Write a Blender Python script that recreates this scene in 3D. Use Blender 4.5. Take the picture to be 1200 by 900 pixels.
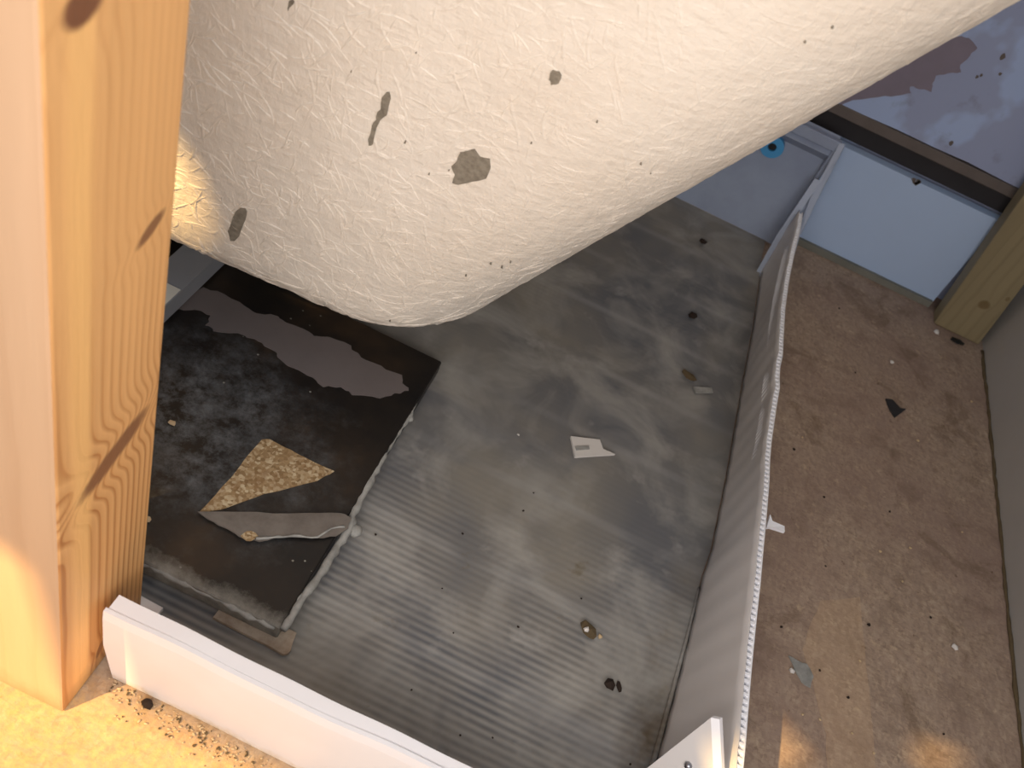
import bpy, bmesh, math, random
from mathutils import Vector, Matrix
from mathutils.bvhtree import BVHTree
from mathutils.geometry import tessellate_polygon

for o in list(bpy.data.objects): bpy.data.objects.remove(o)
SC = bpy.context.scene
COL = SC.collection
rnd = random.Random(7)

# ------------------------------------------------------------------ camera
CAM_H = 0.70
F_PX = 1107.0
RIGHT = Vector((0.90007644, 0.30637324, 0.30983519))
DOWN = Vector((0.4355215, -0.61045693, -0.6615613))
FWD = Vector((-0.01354364, 0.73039562, -0.68289004))
CAM = Vector((0, 0, CAM_H))
cd = bpy.data.cameras.new('camera'); cam = bpy.data.objects.new('camera', cd); COL.objects.link(cam)
cd.sensor_fit = 'HORIZONTAL'; cd.sensor_width = 36.0; cd.lens = 36.0 * F_PX / 1200.0
cd.clip_start = 0.01
m = Matrix((RIGHT, -DOWN, -FWD)).transposed().to_4x4(); m.translation = CAM
cam.matrix_world = m
cd.dof.use_dof = True; cd.dof.focus_distance = 0.80; cd.dof.aperture_fstop = 11.0
SC.camera = cam

# ------------------------------------------------------------------ light
SUN_DIR = Vector((0.45, 0.65, -0.61)).normalized()        # the way the light travels
W = bpy.data.worlds.new('world'); SC.world = W; W.use_nodes = True
bg = W.node_tree.nodes['Background']
bg.inputs['Color'].default_value = (0.62, 0.78, 1.0, 1); bg.inputs['Strength'].default_value = 0.42
sd = bpy.data.lights.new('sun', 'SUN'); sun = bpy.data.objects.new('sun', sd); COL.objects.link(sun)
sd.energy = 7.0; sd.color = (1.0, 0.64, 0.24); sd.angle = math.radians(0.65)
sun.rotation_euler = SUN_DIR.to_track_quat('-Z', 'Y').to_euler()
def area(name, loc, aim, sx, sy, power, color):
    l = bpy.data.lights.new(name, 'AREA'); l.shape = 'RECTANGLE'; l.size = sx; l.size_y = sy
    l.energy = power; l.color = color
    o = bpy.data.objects.new(name, l); COL.objects.link(o); o.location = loc
    o.rotation_euler = (Vector(aim) - Vector(loc)).to_track_quat('-Z', 'Y').to_euler()
    return o
area('daylight_fill', (0.08, -0.30, 0.66), (-0.1, 0.6, 0.25), 0.7, 0.5, 6.6, (1.0, 0.91, 0.84))  # added area lamp standing in for daylight, close behind the camera
vs = SC.view_settings
SC.display_settings.display_device = 'sRGB'
vs.view_transform = 'Standard'; vs.look = 'None'; vs.exposure = 0.27; vs.gamma = 1.0; vs.use_curve_mapping = False

# ------------------------------------------------------------------ helpers
def ray(px, py):
    return RIGHT * ((px - 600) / F_PX) + DOWN * ((py - 450) / F_PX) + FWD
def at_z(px, py, z=0.0):
    d = ray(px, py); return CAM + d * ((z - CAM_H) / d.z)
def at_y(px, py, y):
    d = ray(px, py); return CAM + d * (y / d.y)
def at_x(px, py, x):
    d = ray(px, py); return CAM + d * (x / d.x)
def at_plane(px, py, p, n):
    d = ray(px, py); return CAM + d * ((p - CAM).dot(n) / d.dot(n))

def s2l(c): return c / 12.92 if c <= 0.04045 else ((c + 0.055) / 1.055) ** 2.4
def rgb(r, g, b): return (s2l(r / 255), s2l(g / 255), s2l(b / 255), 1.0)

class Mat:
    def __init__(s, name, base=(0.5, 0.5, 0.5, 1), rough=0.6, spec=0.4):
        s.m = bpy.data.materials.new(name); s.m.use_nodes = True
        s.nt = s.m.node_tree; s.b = s.nt.nodes['Principled BSDF']
        s.b.inputs['Base Color'].default_value = base
        s.b.inputs['Roughness'].default_value = rough
        s.b.inputs['Specular IOR Level'].default_value = spec
        s.co = s.nt.nodes.new('ShaderNodeTexCoord').outputs['Object']
    def n(s, t, **kw):
        nd = s.nt.nodes.new(t)
        for k, v in kw.items(): setattr(nd, k, v)
        return nd
    def put(s, sock, v):
        if isinstance(v, bpy.types.NodeSocket): s.nt.links.new(v, sock)
        else: sock.default_value = v
    def map(s, vec=None, scale=(1, 1, 1), loc=(0, 0, 0), rot=(0, 0, 0)):
        nd = s.n('ShaderNodeMapping'); s.put(nd.inputs['Vector'], vec or s.co)
        nd.inputs['Scale'].default_value = scale; nd.inputs['Location'].default_value = loc; nd.inputs['Rotation'].default_value = rot
        return nd.outputs[0]
    def noise(s, scale, detail=3, rough=0.5, vec=None, dist=0.0):
        nd = s.n('ShaderNodeTexNoise'); s.put(nd.inputs['Vector'], vec or s.co)
        nd.inputs['Scale'].default_value = scale; nd.inputs['Detail'].default_value = detail
        nd.inputs['Roughness'].default_value = rough; nd.inputs['Distortion'].default_value = dist
        return nd.outputs['Fac']
    def voro(s, scale, vec=None, out='Distance', feature='F1', rand=1.0):
        nd = s.n('ShaderNodeTexVoronoi', feature=feature); s.put(nd.inputs['Vector'], vec or s.co)
        nd.inputs['Scale'].default_value = scale; nd.inputs['Randomness'].default_value = rand
        return nd.outputs[out]
    def math(s, op, a, b=0.0, c=0.0, clamp=False):
        nd = s.n('ShaderNodeMath', operation=op, use_clamp=clamp)
        for i, v in enumerate((a, b, c)): s.put(nd.inputs[i], v)
        return nd.outputs[0]
    def ramp(s, fac, *stops, interp='LINEAR'):
        nd = s.n('ShaderNodeValToRGB'); cr = nd.color_ramp; cr.interpolation = interp
        s.put(nd.inputs[0], fac)
        while len(cr.elements) < len(stops): cr.elements.new(0.5)
        for e, (p, c) in zip(cr.elements, stops):
            e.position = p; e.color = c if not isinstance(c, (int, float)) else (c, c, c, 1)
        return nd.outputs[0]
    def mix(s, fac, a, b, blend='MIX'):
        nd = s.n('ShaderNodeMix', data_type='RGBA', blend_type=blend)
        s.put(nd.inputs[0], fac); s.put(nd.inputs[6], a); s.put(nd.inputs[7], b)
        return nd.outputs[2]
    def sep(s, vec=None):
        nd = s.n('ShaderNodeSeparateXYZ'); s.put(nd.inputs[0], vec or s.co); return nd.outputs
    def comb(s, x, y, z):
        nd = s.n('ShaderNodeCombineXYZ')
        for i, v in enumerate((x, y, z)): s.put(nd.inputs[i], v)
        return nd.outputs[0]
    def color(s, c): s.put(s.b.inputs['Base Color'], c)
    def rough(s, c): s.put(s.b.inputs['Roughness'], c)
    def bump(s, h, strength=0.5, dist=0.001):
        nd = s.n('ShaderNodeBump'); s.put(nd.inputs['Height'], h)
        nd.inputs['Strength'].default_value = strength; nd.inputs['Distance'].default_value = dist
        s.put(s.b.inputs['Normal'], nd.outputs[0])

def link(name, bm, mat, parent=None, smooth=False, recalc=True):
    if recalc: bmesh.ops.recalc_face_normals(bm, faces=bm.faces)
    me = bpy.data.meshes.new(name); bm.to_mesh(me); bm.free()
    for mm in (mat if isinstance(mat, (list, tuple)) else [mat]): me.materials.append(mm.m)
    if smooth:
        for p in me.polygons: p.use_smooth = True
    o = bpy.data.objects.new(name, me); COL.objects.link(o)
    if parent: o.parent = parent
    return o
def thing(name, label, cat, loc=(0, 0, 0), rot=(0, 0, 0), group=None):
    o = bpy.data.objects.new(name, None); COL.objects.link(o); o.location = loc; o.rotation_euler = rot
    o.empty_display_size = 0.05
    return tag(o, label, cat, group)
def tag(o, label, cat, group=None):
    o['label'] = label; o['category'] = cat
    if group: o['group'] = group
    return o
def recenter(o, loc):
    """put the origin of a mesh object at loc, keeping the shape where it is"""
    loc = Vector(loc)
    o.data.transform(Matrix.Translation(-loc)); o.location = loc; return o

def box(bm, x0, x1, y0, y1, z0, z1):
    vs_ = [bm.verts.new((x, y, z)) for x in (x0, x1) for y in (y0, y1) for z in (z0, z1)]
    for f in ((0, 1, 3, 2), (4, 6, 7, 5), (0, 4, 5, 1), (2, 3, 7, 6), (0, 2, 6, 4), (1, 5, 7, 3)):
        bm.faces.new([vs_[i] for i in f])
    return vs_
def bevel(bm, w, seg=2):
    bmesh.ops.recalc_face_normals(bm, faces=bm.faces)
    bmesh.ops.bevel(bm, geom=[e for e in bm.edges if len(e.link_faces) == 2 and e.calc_face_angle(0) > 0.5],
                    offset=w, segments=seg, profile=0.6, affect='EDGES')
def plate(bm, pts, off):
    """flat outline pts (3D) thickened by the vector off"""
    a = [bm.verts.new(p) for p in pts]; b = [bm.verts.new(Vector(p) + off) for p in pts]
    n = len(pts)
    for t in tessellate_polygon([[Vector(p) for p in pts]]):
        bm.faces.new([a[i] for i in t]); bm.faces.new([b[i] for i in reversed(t)])
    for i in range(n):
        j = (i + 1) % n; bm.faces.new((a[i], a[j], b[j], b[i]))
def ragged(pts, amp, sub=3, r=rnd, up=False):
    out = []
    n = len(pts)
    for i in range(n):
        a, b = Vector(pts[i]), Vector(pts[(i + 1) % n])
        for k in range(sub):
            p = a.lerp(b, k / sub)
            w = Vector((r.uniform(-amp, amp), 0, r.uniform(-amp, amp))) if up else Vector((r.uniform(-amp, amp), r.uniform(-amp, amp), 0))
            out.append(p + w)
    return out
def tube(bm, pts, rads, n=8, flat=1.0):
    pts = [Vector(p) for p in pts]; rings = []
    for i, p in enumerate(pts):
        t = (pts[min(i + 1, len(pts) - 1)] - pts[max(i - 1, 0)]).normalized()
        s = t.cross(Vector((0, 0, 1)));  s = s.normalized() if s.length > 1e-4 else Vector((1, 0, 0))
        u = s.cross(t); r = rads[i] if isinstance(rads, (list, tuple)) else rads
        rings.append([bm.verts.new(p + s * math.cos(2 * math.pi * k / n) * r + u * math.sin(2 * math.pi * k / n) * r * flat) for k in range(n)])
    for a, b in zip(rings, rings[1:]):
        for k in range(n): bm.faces.new((a[k], a[(k + 1) % n], b[(k + 1) % n], b[k]))
    bm.faces.new(rings[0]); bm.faces.new(list(reversed(rings[-1])))
def path(pts, step):
    out = []
    for a, b in zip(pts, pts[1:]):
        a, b = Vector(a), Vector(b); n = max(1, int((b - a).length / step))
        out += [a.lerp(b, k / n) for k in range(n)]
    return out + [Vector(pts[-1])]

# ------------------------------------------------------------------ materials
def m_chipboard(name='dusty_chipboard', lift=0.0):
    M = Mat(name, rough=0.85, spec=0.2)
    fl1 = M.voro(300, M.map(scale=(1, 0.5, 1), rot=(0, 0, 0.5)), out='Color')
    fl2 = M.voro(480, M.map(scale=(0.5, 1, 1), rot=(0, 0, -0.7)), out='Color')
    v1 = M.sep(fl1)[0]; v2 = M.sep(fl2)[1]
    big = M.noise(5.5, 4, 0.6); mid = M.noise(22, 4, 0.65)
    c = M.ramp(M.math('ADD', M.math('MULTIPLY', v1, 0.5), M.math('MULTIPLY', v2, 0.5)),
               (0.1, rgb(142, 123, 107)), (0.5, rgb(164, 143, 124)), (0.95, rgb(184, 165, 143)))
    sm = M.noise(46, 5, 0.7)
    c = M.mix(M.ramp(sm, (0.35, 0.0), (0.7, 0.75)), c, rgb(156, 137, 123))
    c = M.mix(M.ramp(big, (0.42, 0.0), (0.66, 0.7)), c, rgb(144, 121, 110))
    c = M.mix(M.ramp(mid, (0.52, 0.0), (0.72, 0.55)), c, rgb(120, 102, 87))
    c = M.mix(M.ramp(M.noise(60, 5, 0.7), (0.6, 0.0), (0.72, 0.55)), c, rgb(205, 182, 152))
    c = M.mix(M.ramp(M.noise(95, 3, 0.6), (0.68, 0.0), (0.76, 0.7)), c, rgb(84, 62, 46))
    M.color(c)
    c = M.mix(M.ramp(M.noise(12, 5, 0.65, dist=1.0), (0.56, 0.0), (0.64, 0.4)), c, rgb(104, 84, 66))
    c = M.mix(M.ramp(M.noise(230, 3, 0.6), (0.64, 0.0), (0.74, 0.6)), c, rgb(98, 74, 54))
    M.color(c)
    # floor colour turns yellower in front of the tray, broken up by noise
    front_tint = M.math('ADD', M.math('MULTIPLY', M.math('SUBTRACT', 0.30, M.sep()[1]), 22.0), M.math('MULTIPLY', M.math('SUBTRACT', M.noise(26, 5, 0.7), 0.5), 1.2), clamp=True)
    fine = M.ramp(M.noise(170, 4, 0.7), (0.35, 0.25), (0.62, 0.62))
    c = M.mix(M.math('MULTIPLY', front_tint, fine), c, M.ramp(M.noise(20, 4, 0.6), (0.3, rgb(216, 164, 92)), (0.7, rgb(236, 198, 130))))
    M.color(c)
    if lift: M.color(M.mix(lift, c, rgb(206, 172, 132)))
    M.bump(M.math('ADD', M.noise(120, 4, 0.6), M.math('MULTIPLY', v1, 0.3)), 0.5, 0.0015)
    return M
def m_wall(name, base, patch, sc=9, lo=0.56, hi=0.6):
    M = Mat(name, rough=0.8, spec=0.2)
    p = M.noise(sc, 4, 0.55)
    c = M.mix(M.ramp(p, (lo, 0.0), (hi, 1.0)), base, patch)
    c = M.mix(M.ramp(M.noise(30, 4, 0.6), (0.6, 0.0), (0.75, 0.35)), c, rgb(110, 108, 112))
    M.color(c); M.bump(M.noise(40, 5, 0.6), 0.4, 0.002); return M
def m_flat(name, col, rough=0.6, spec=0.3, var=0.15, sc=25, dark=None, bump=0.2, bs=90, bd=0.0006):
    M = Mat(name, rough=rough, spec=spec)
    d = dark or tuple(c * 0.6 for c in col[:3]) + (1,)
    M.color(M.mix(M.math('MULTIPLY', M.ramp(M.noise(sc, 5, 0.65), (0.4, 0.0), (0.75, 1.0)), var), col, d))
    M.bump(M.noise(bs, 4, 0.6), bump, bd); return M
MAT = {}
MAT['floor'] = m_chipboard()
MAT['plaster'] = m_wall('painted_plaster', rgb(152, 162, 192), rgb(164, 182, 218), 6)
MAT['undercoat'] = m_flat('mauve_undercoat', rgb(132, 124, 138), 0.85, var=0.3)
MAT['grey_wall'] = m_flat('grey_wall_lining', rgb(172, 169, 165), 0.75, var=0.18, sc=7)
MAT['white_board'] = m_flat('white_board', rgb(172, 194, 226), 0.45, var=0.12, sc=8, dark=rgb(150, 164, 188))
MAT['board_edge'] = m_flat('raw_board_edge', rgb(120, 120, 112), 0.8, var=0.5)
MAT['raw_batten'] = m_flat('dirty_batten', rgb(104, 96, 92), 0.85, var=0.5, sc=40)
MAT['dark_batten'] = m_flat('dark_gap_batten', rgb(50, 48, 50), 0.9, var=0.4, sc=40)
MAT['pvc'] = m_flat('white_plastic', rgb(232, 230, 232), 0.42, 0.45, var=0.1, sc=14, dark=rgb(196, 190, 180), bump=0.1)
def m_pvc():
    M = Mat('white_plastic_dusty_foot', rough=0.42, spec=0.4)
    z = M.sep()[2]
    c = M.mix(M.ramp(M.noise(14, 4), (0.4, 0.0), (0.8, 0.2)), rgb(236, 235, 238), rgb(206, 200, 190))
    d = M.math('SUBTRACT', M.math('ADD', M.math('MULTIPLY', z, -38.0), 0.75), M.math('MULTIPLY', M.noise(24, 5, 0.7), 0.9), clamp=True)
    d2 = M.math('MULTIPLY', M.math('MULTIPLY', d, 3.0, clamp=True), M.ramp(M.noise(150, 4, 0.7), (0.3, 0.3), (0.65, 0.9)))
    M.color(M.mix(d2, c, rgb(196, 176, 144))); M.bump(M.noise(80, 4, 0.6), 0.15, 0.0006); return M
MAT['pvc_front'] = m_pvc()
MAT['flap'] = m_flat('milky_plastic', rgb(212, 208, 206), 0.4, 0.45, var=0.18, sc=9, dark=rgb(180, 174, 172), bump=0.15, bs=60)
MAT['web'] = m_flat('bright_plastic_web', rgb(240, 241, 246), 0.4, 0.4, var=0.05)
MAT['back_flap'] = m_flat('bluish_plastic', rgb(150, 162, 184), 0.45, 0.4, var=0.45, sc=9, dark=rgb(104, 110, 136), bump=0.1)
MAT['bare'] = m_flat('bare_glass_fibre', rgb(146, 138, 124), 0.5, 0.4, var=0.8, sc=210, dark=rgb(96, 88, 76), bump=0.5, bs=300)
MAT['rail'] = m_flat('white_coated_steel', rgb(150, 152, 156), 0.4, 0.5, var=0.2)
MAT['rail_sun_patch'] = m_flat('sunlit_rail_cream', rgb(228, 224, 210), 0.5, 0.3, var=0.08)  # sunlit tone of the rail, painted as its own colour
MAT['blue'] = m_flat('blue_plastic', rgb(70, 150, 205), 0.4, 0.5, var=0.1)
MAT['black'] = m_flat('black_rubber', rgb(22, 22, 24), 0.6, 0.4, var=0.2)
MAT['packer'] = m_flat('damp_wood', rgb(186, 172, 154), 0.8, var=0.6, sc=70, dark=rgb(112, 84, 60))
MAT['crumb_white'] = m_flat('plaster_white', rgb(214, 210, 205), 0.8, var=0.1)
MAT['crumb_dark'] = m_flat('dark_dirt', rgb(44, 34, 28), 0.9, var=0.3)
MAT['crumb_wood'] = m_flat('pale_wood_chip', rgb(196, 172, 136), 0.85, var=0.3)
MAT['crumb_brown'] = m_flat('brown_dirt', rgb(96, 82, 60), 0.9, var=0.6, sc=200)
MAT['metal'] = Mat('screw_metal', rgb(150, 150, 155), 0.3); MAT['metal'].b.inputs['Metallic'].default_value = 1.0
MAT['mastic'] = m_flat('dirty_mastic', rgb(158, 158, 154), 0.6, 0.3, var=0.7, sc=60, dark=rgb(92, 92, 88), bump=0.5, bs=200, bd=0.001)
MAT['film'] = m_flat('peeled_film', rgb(112, 106, 100), 0.45, 0.4, var=0.6, sc=60, dark=rgb(72, 64, 58), bump=0.3)
MAT['worn'] = m_flat('worn_grey_patch', rgb(112, 104, 102), 0.75, 0.25, var=0.25, sc=25)
MAT['sun_mask'] = m_flat('sun_mask_tan', rgb(176, 160, 140), 0.8, var=0.3)  # only for the added wall that masks the sun

def m_bath():
    M = Mat('cream_glass_fibre', rough=0.42, spec=0.4)
    n = M.noise(9, 3, 0.5)
    c = M.mix(M.ramp(n, (0.35, 0.0), (0.7, 1.0)), rgb(230, 219, 204), rgb(236, 227, 214))
    M.color(c)
    h1 = M.noise(1.0, 3, 0.6, M.map(scale=(60, 60, 160), rot=(0.3, 0.5, 0.2)))
    h2 = M.noise(1.0, 3, 0.6, M.map(scale=(160, 70, 60), rot=(0.6, -0.6, 0.4)))
    M.bump(M.math('ADD', h1, h2), 0.5, 0.0025)
    return M
MAT['bath'] = m_bath()

def m_chip_exposed():
    M = Mat('exposed_chipboard', rough=0.9, spec=0.15)
    v = M.sep(M.voro(380, out='Color'))[0]
    c = M.ramp(v, (0.0, rgb(128, 104, 74)), (0.5, rgb(156, 132, 98)), (1.0, rgb(190, 174, 144)))
    c = M.mix(M.ramp(M.noise(90, 4), (0.5, 0.0), (0.7, 0.7)), c, rgb(130, 100, 68))
    M.color(c); M.bump(v, 0.6, 0.001); return M
MAT['exposed'] = m_chip_exposed()

def m_board():
    M = Mat('black_faced_board', rough=0.45, spec=0.35)
    xyz = M.sep()
    n = M.noise(9, 4, 0.6)
    c = M.ramp(n, (0.35, rgb(24, 23, 23)), (0.55, rgb(40, 34, 29)), (0.72, rgb(62, 49, 37)))
    # bloom of pale mould, thickest on the near left of the board
    reach = M.noise(14, 5, 0.7)
    dx = M.math('MULTIPLY', M.math('ADD', xyz[0], -0.085), 5.0); dy = M.math('MULTIPLY', M.math('ADD', xyz[1], -0.135), 7.5)
    rr = M.math('SQRT', M.math('ADD', M.math('MULTIPLY', dx, dx), M.math('MULTIPLY', dy, dy)))
    mask = M.math('SUBTRACT', M.math('ADD', M.math('SUBTRACT', 1.0, rr), M.math('MULTIPLY', reach, 1.3)), 0.72, clamp=True)
    fine = M.ramp(M.noise(48, 6, 0.78, dist=0.15), (0.40, 0.0), (0.74, 1.0))
    c = M.mix(M.math('MULTIPLY', M.math('MULTIPLY', mask, fine), 0.9, clamp=True), c, rgb(138, 143, 148))
    dots = M.math('LESS_THAN', M.voro(70), 0.07); dm = M.ramp(M.noise(12), (0.55, 0.0), (0.6, 1.0))
    c = M.mix(M.math('MULTIPLY', M.math('MULTIPLY', dots, dm), 0.7), c, rgb(160, 158, 150))
    # dusty line along the near edge
    e = M.math('SUBTRACT', M.math('ADD', M.math('MULTIPLY', xyz[1], -42.0), 1.15), M.math('MULTIPLY', M.noise(55, 5, 0.75), 1.25), clamp=True)
    c = M.mix(M.math('MULTIPLY', e, 0.95), c, rgb(158, 156, 148))
    M.color(c); M.bump(M.noise(110, 4, 0.6), 0.35, 0.001)
    return M
MAT['board'] = m_board()

def m_liner():
    M = Mat('fluted_grey_plastic', rough=0.5, spec=0.3)
    xyz = M.sep()
    wob = M.noise(6, 2)
    ph = M.math('ADD', M.math('MULTIPLY', xyz[1], 2 * math.pi / 0.0075), M.math('MULTIPLY', wob, 3.0))
    st = M.math('ADD', M.math('MULTIPLY', M.math('SINE', ph), 0.5), 0.5)
    fade = M.ramp(M.noise(7, 3, 0.6), (0.35, 0.15), (0.6, 1.0))
    near = M.ramp(M.math('ADD', xyz[1], M.math('MULTIPLY', M.noise(5, 3), 0.25)), (0.22, 1.0), (0.46, 0.05))
    amt = M.math('MULTIPLY', M.math('MULTIPLY', st, fade), near)
    c = M.mix(M.ramp(M.noise(5, 3, 0.55), (0.38, 0.0), (0.62, 1.0)), rgb(99, 101, 105), rgb(132, 128, 120))
    c = M.mix(M.math('MULTIPLY', amt, 0.5), c, rgb(186, 183, 175))
    # seams between runs of flutes
    s2 = M.math('POWER', M.math('ADD', M.math('MULTIPLY', M.math('SINE', M.math('ADD', M.math('MULTIPLY', xyz[1], 2 * math.pi / 0.105), wob)), 0.5), 0.5), 30.0)
    c = M.mix(M.math('MULTIPLY', M.math('MULTIPLY', s2, 0.3), fade), c, rgb(176, 176, 174))
    # tea coloured stains: by the fold on the right, and a few drifting spots
    q = M.math('MULTIPLY', M.math('ADD', xyz[0], -0.594), 34.0)
    band = M.math('SUBTRACT', 1.0, M.math('ABSOLUTE', M.math('ADD', q, M.math('MULTIPLY', M.math('ADD', M.noise(14, 3), -0.5), 3.0))), clamp=True)
    yl = M.ramp(xyz[1], (0.10, 1.0), (0.36, 0.0))
    c = M.mix(M.math('MULTIPLY', M.math('MULTIPLY', band, yl), M.ramp(M.noise(28, 4, 0.6), (0.30, 0.0), (0.52, 1.0))), c, rgb(88, 70, 40))
    sp = M.math('MULTIPLY', M.ramp(M.noise(24, 5, 0.65), (0.64, 0.0), (0.74, 0.7)), M.ramp(xyz[1], (0.2, 1.0), (0.5, 0.1)))
    c = M.mix(sp, c, rgb(104, 92, 66))
    c = M.mix(M.ramp(M.noise(18, 4, 0.6), (0.62, 0.0), (0.75, 0.45)), c, rgb(182, 180, 176))
    c = M.mix(M.ramp(M.noise(11, 4, 0.6, dist=0.6), (0.44, 0.0), (0.66, 0.6)), c, rgb(168, 166, 160))
    c = M.mix(M.ramp(M.noise(8, 4, 0.6, M.map(loc=(3, 1, 0)), dist=0.8), (0.5, 0.0), (0.7, 0.5)), c, rgb(98, 100, 106))
    M.color(c)
    M.rough(M.ramp(M.noise(10, 3), (0.3, 0.38), (0.7, 0.6)))
    M.bump(M.math('ADD', M.math('MULTIPLY', amt, 0.6), M.noise(5, 2)), 0.25, 0.0025)
    return M
MAT['liner'] = m_liner()

def m_pine(name, light, dark, knotcol, rings, knots, gain=1.0, axis=1, width=0.092, power=1.5, line=0.55, stain=True, bend=5.0, fade=False):
    """planed pine: growth lines run up local Z and crowd together across the face; knots are (u, z, long, thin, angle, strength)"""
    M = Mat(name, rough=0.55, spec=0.3)
    xyz = M.sep(); u = xyz[axis]; z = xyz[2]
    un = M.math('MAXIMUM', M.math('DIVIDE', u, width), 0.0)
    wob = M.noise(1.0, 3, 0.5, M.map(scale=(8, 8, 3)))
    phase = M.math('ADD', M.math('MULTIPLY', M.math('POWER', un, power), rings), M.math('MULTIPLY', wob, 1.6))
    kmask = None
    for (ku, kz, kl, kt, ka, ks) in knots:
        du = M.math('SUBTRACT', u, ku); dz = M.math('SUBTRACT', z, kz); ca, sa = math.cos(ka), math.sin(ka)
        a = M.math('DIVIDE', M.math('ADD', M.math('MULTIPLY', du, ca), M.math('MULTIPLY', dz, sa)), kl)
        b = M.math('DIVIDE', M.math('SUBTRACT', M.math('MULTIPLY', dz, ca), M.math('MULTIPLY', du, sa)), kt)
        d2 = M.math('ADD', M.math('MULTIPLY', a, a), M.math('MULTIPLY', b, b))
        g = M.math('POWER', 2.718, M.math('MULTIPLY', d2, -0.35))
        phase = M.math('ADD', phase, M.math('MULTIPLY', M.math('MULTIPLY', g, b), -bend * ks * (0.5 if kl > 0.03 else 0.18)))
        k = M.ramp(M.math('ADD', d2, M.math('MULTIPLY', M.noise(60, 3), 0.5)), (0.55, 1.0), (1.35, 0.0))
        k = M.math('MULTIPLY', k, ks)
        kmask = k if kmask is None else M.math('MAXIMUM', kmask, k)
    fr = M.math('FRACT', phase)
    ln = M.ramp(fr, (0.0, 0.35), (0.55, 0.0), (0.86, 0.95), (0.93, 1.0), (1.0, 0.35))
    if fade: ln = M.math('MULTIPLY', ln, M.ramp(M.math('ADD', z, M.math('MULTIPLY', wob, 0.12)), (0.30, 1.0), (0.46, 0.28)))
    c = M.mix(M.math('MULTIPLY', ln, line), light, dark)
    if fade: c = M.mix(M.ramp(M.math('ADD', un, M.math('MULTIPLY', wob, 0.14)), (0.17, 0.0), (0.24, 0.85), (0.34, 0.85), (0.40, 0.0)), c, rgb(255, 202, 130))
    c = M.mix(M.ramp(M.noise(1.0, 3, 0.5, M.map(scale=(40, 40, 2.5))), (0.35, 0.0), (0.7, 0.45)), c, tuple(min(1, x * 1.18) for x in light[:3]) + (1,))
    if kmask is not None:
        kc = M.mix(M.noise(1.0, 3, 0.6, M.map(scale=(200, 200, 60))), knotcol, tuple(x * 1.5 for x in knotcol[:3]) + (1,))
        c = M.mix(M.math('MULTIPLY', kmask, 0.85), c, kc)
    if stain:
        low = M.ramp(M.math('ADD', z, M.math('MULTIPLY', M.noise(30, 4, 0.7), 0.035)), (0.018, 1.0), (0.045, 0.0))
        c = M.mix(M.math('MULTIPLY', low, 0.55), c, rgb(140, 110, 76))
    M.color(c)
    M.bump(M.math('ADD', M.math('MULTIPLY', ln, -0.6), M.noise(1.0, 3, 0.6, M.map(scale=(300, 300, 30)))), 0.3, 0.0008)
    return M

# ------------------------------------------------------------------ the setting
YB = 1.32; XR = 0.582
def struct(o): o['kind'] = 'structure'; return o
bm = bmesh.new(); box(bm, -2.6, XR + 0.02, -1.4, YB + 0.02, -0.02, 0.0); FLOOR = struct(link('floor', bm, MAT['floor']))
bm = bmesh.new(); plate(bm, ragged([at_z(x, y, 0.0003) for x, y in ((962, 703), (1009, 700), (1014, 760), (1020, 830), (1027, 925), (972, 925), (968, 860), (952, 800), (940, 760), (948, 740))], 0.0012, 3), Vector((0, 0, -0.0003))); link('lighter_patch', bm, m_chipboard('lighter_chipboard', 0.22), FLOOR)  # ragged patch in a slightly lighter chipboard colour
# back wall: solid behind the boards, plaster coat above
bm = bmesh.new(); box(bm, -2.6, XR + 0.14, YB + 0.02, YB + 0.14, 0.0, 1.6)
wb = struct(link('wall_back', bm, MAT['plaster']))
# lower edge of the plaster coat is ragged
pts = []
for k in range(60):
    x = -2.55 + (XR + 2.54) * k / 59
    pts.append(Vector((x, YB + 0.0, 0.2095 + rnd.uniform(-0.0012, 0.0012) + 0.0015 * math.sin(x * 21))))
pts += [Vector((XR - 0.01, YB, 1.6)), Vector((-2.55, YB, 1.6))]
bm = bmesh.new(); plate(bm, pts, Vector((0, 0.0195, 0))); link('plaster_coat', bm, MAT['plaster'], wb)
# flaked area where the mauve undercoat shows
out = [(985, 124), (1000, 117), (1030, 114), (1052, 112), (1068, 109), (1066, 101), (1078, 104), (1092, 108), (1093, 98), (1096, 89), (1112, 86), (1125, 85), (1126, 76), (1136, 66), (1145, 56), (1138, 47), (1128, 42), (1060, 50), (980, 100)]
bm = bmesh.new(); plate(bm, ragged([at_y(x, y, YB - 0.0006) for x, y in out], 0.0010, 3, up=True), Vector((0, 0.0004, 0)))
link('flaked_patch', bm, MAT['undercoat'], wb)
for (x, y, r_) in ((1175, 66, .0035), (1150, 88, .002), (1115, 168, .003), (1172, 87, .002), (1145, 90, .002)):
    bm = bmesh.new(); c = at_y(x, y, YB - 0.0005)
    plate(bm, [c + Vector((math.cos(a) * r_ * rnd.uniform(.6, 1.3), 0, math.sin(a) * r_ * rnd.uniform(.8, 1.6))) for a in [k * math.pi / 4 for k in range(8)]], Vector((0, 0.0004, 0)))
    link('scuff_mark', bm, MAT['raw_batten'], wb)
# battens in the gap under the plaster
bm = bmesh.new(); box(bm, -1.2, XR - 0.004, YB - 0.002, YB + 0.0195, 0.193, 0.2085); bevel(bm, 0.001, 1)
struct(link('trim_1', bm, MAT['raw_batten'], smooth=False))
bm = bmesh.new(); box(bm, -1.2, XR - 0.004, YB + 0.006, YB + 0.0195, 0.166, 0.1925)
struct(link('trim_2', bm, MAT['dark_batten']))
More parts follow.
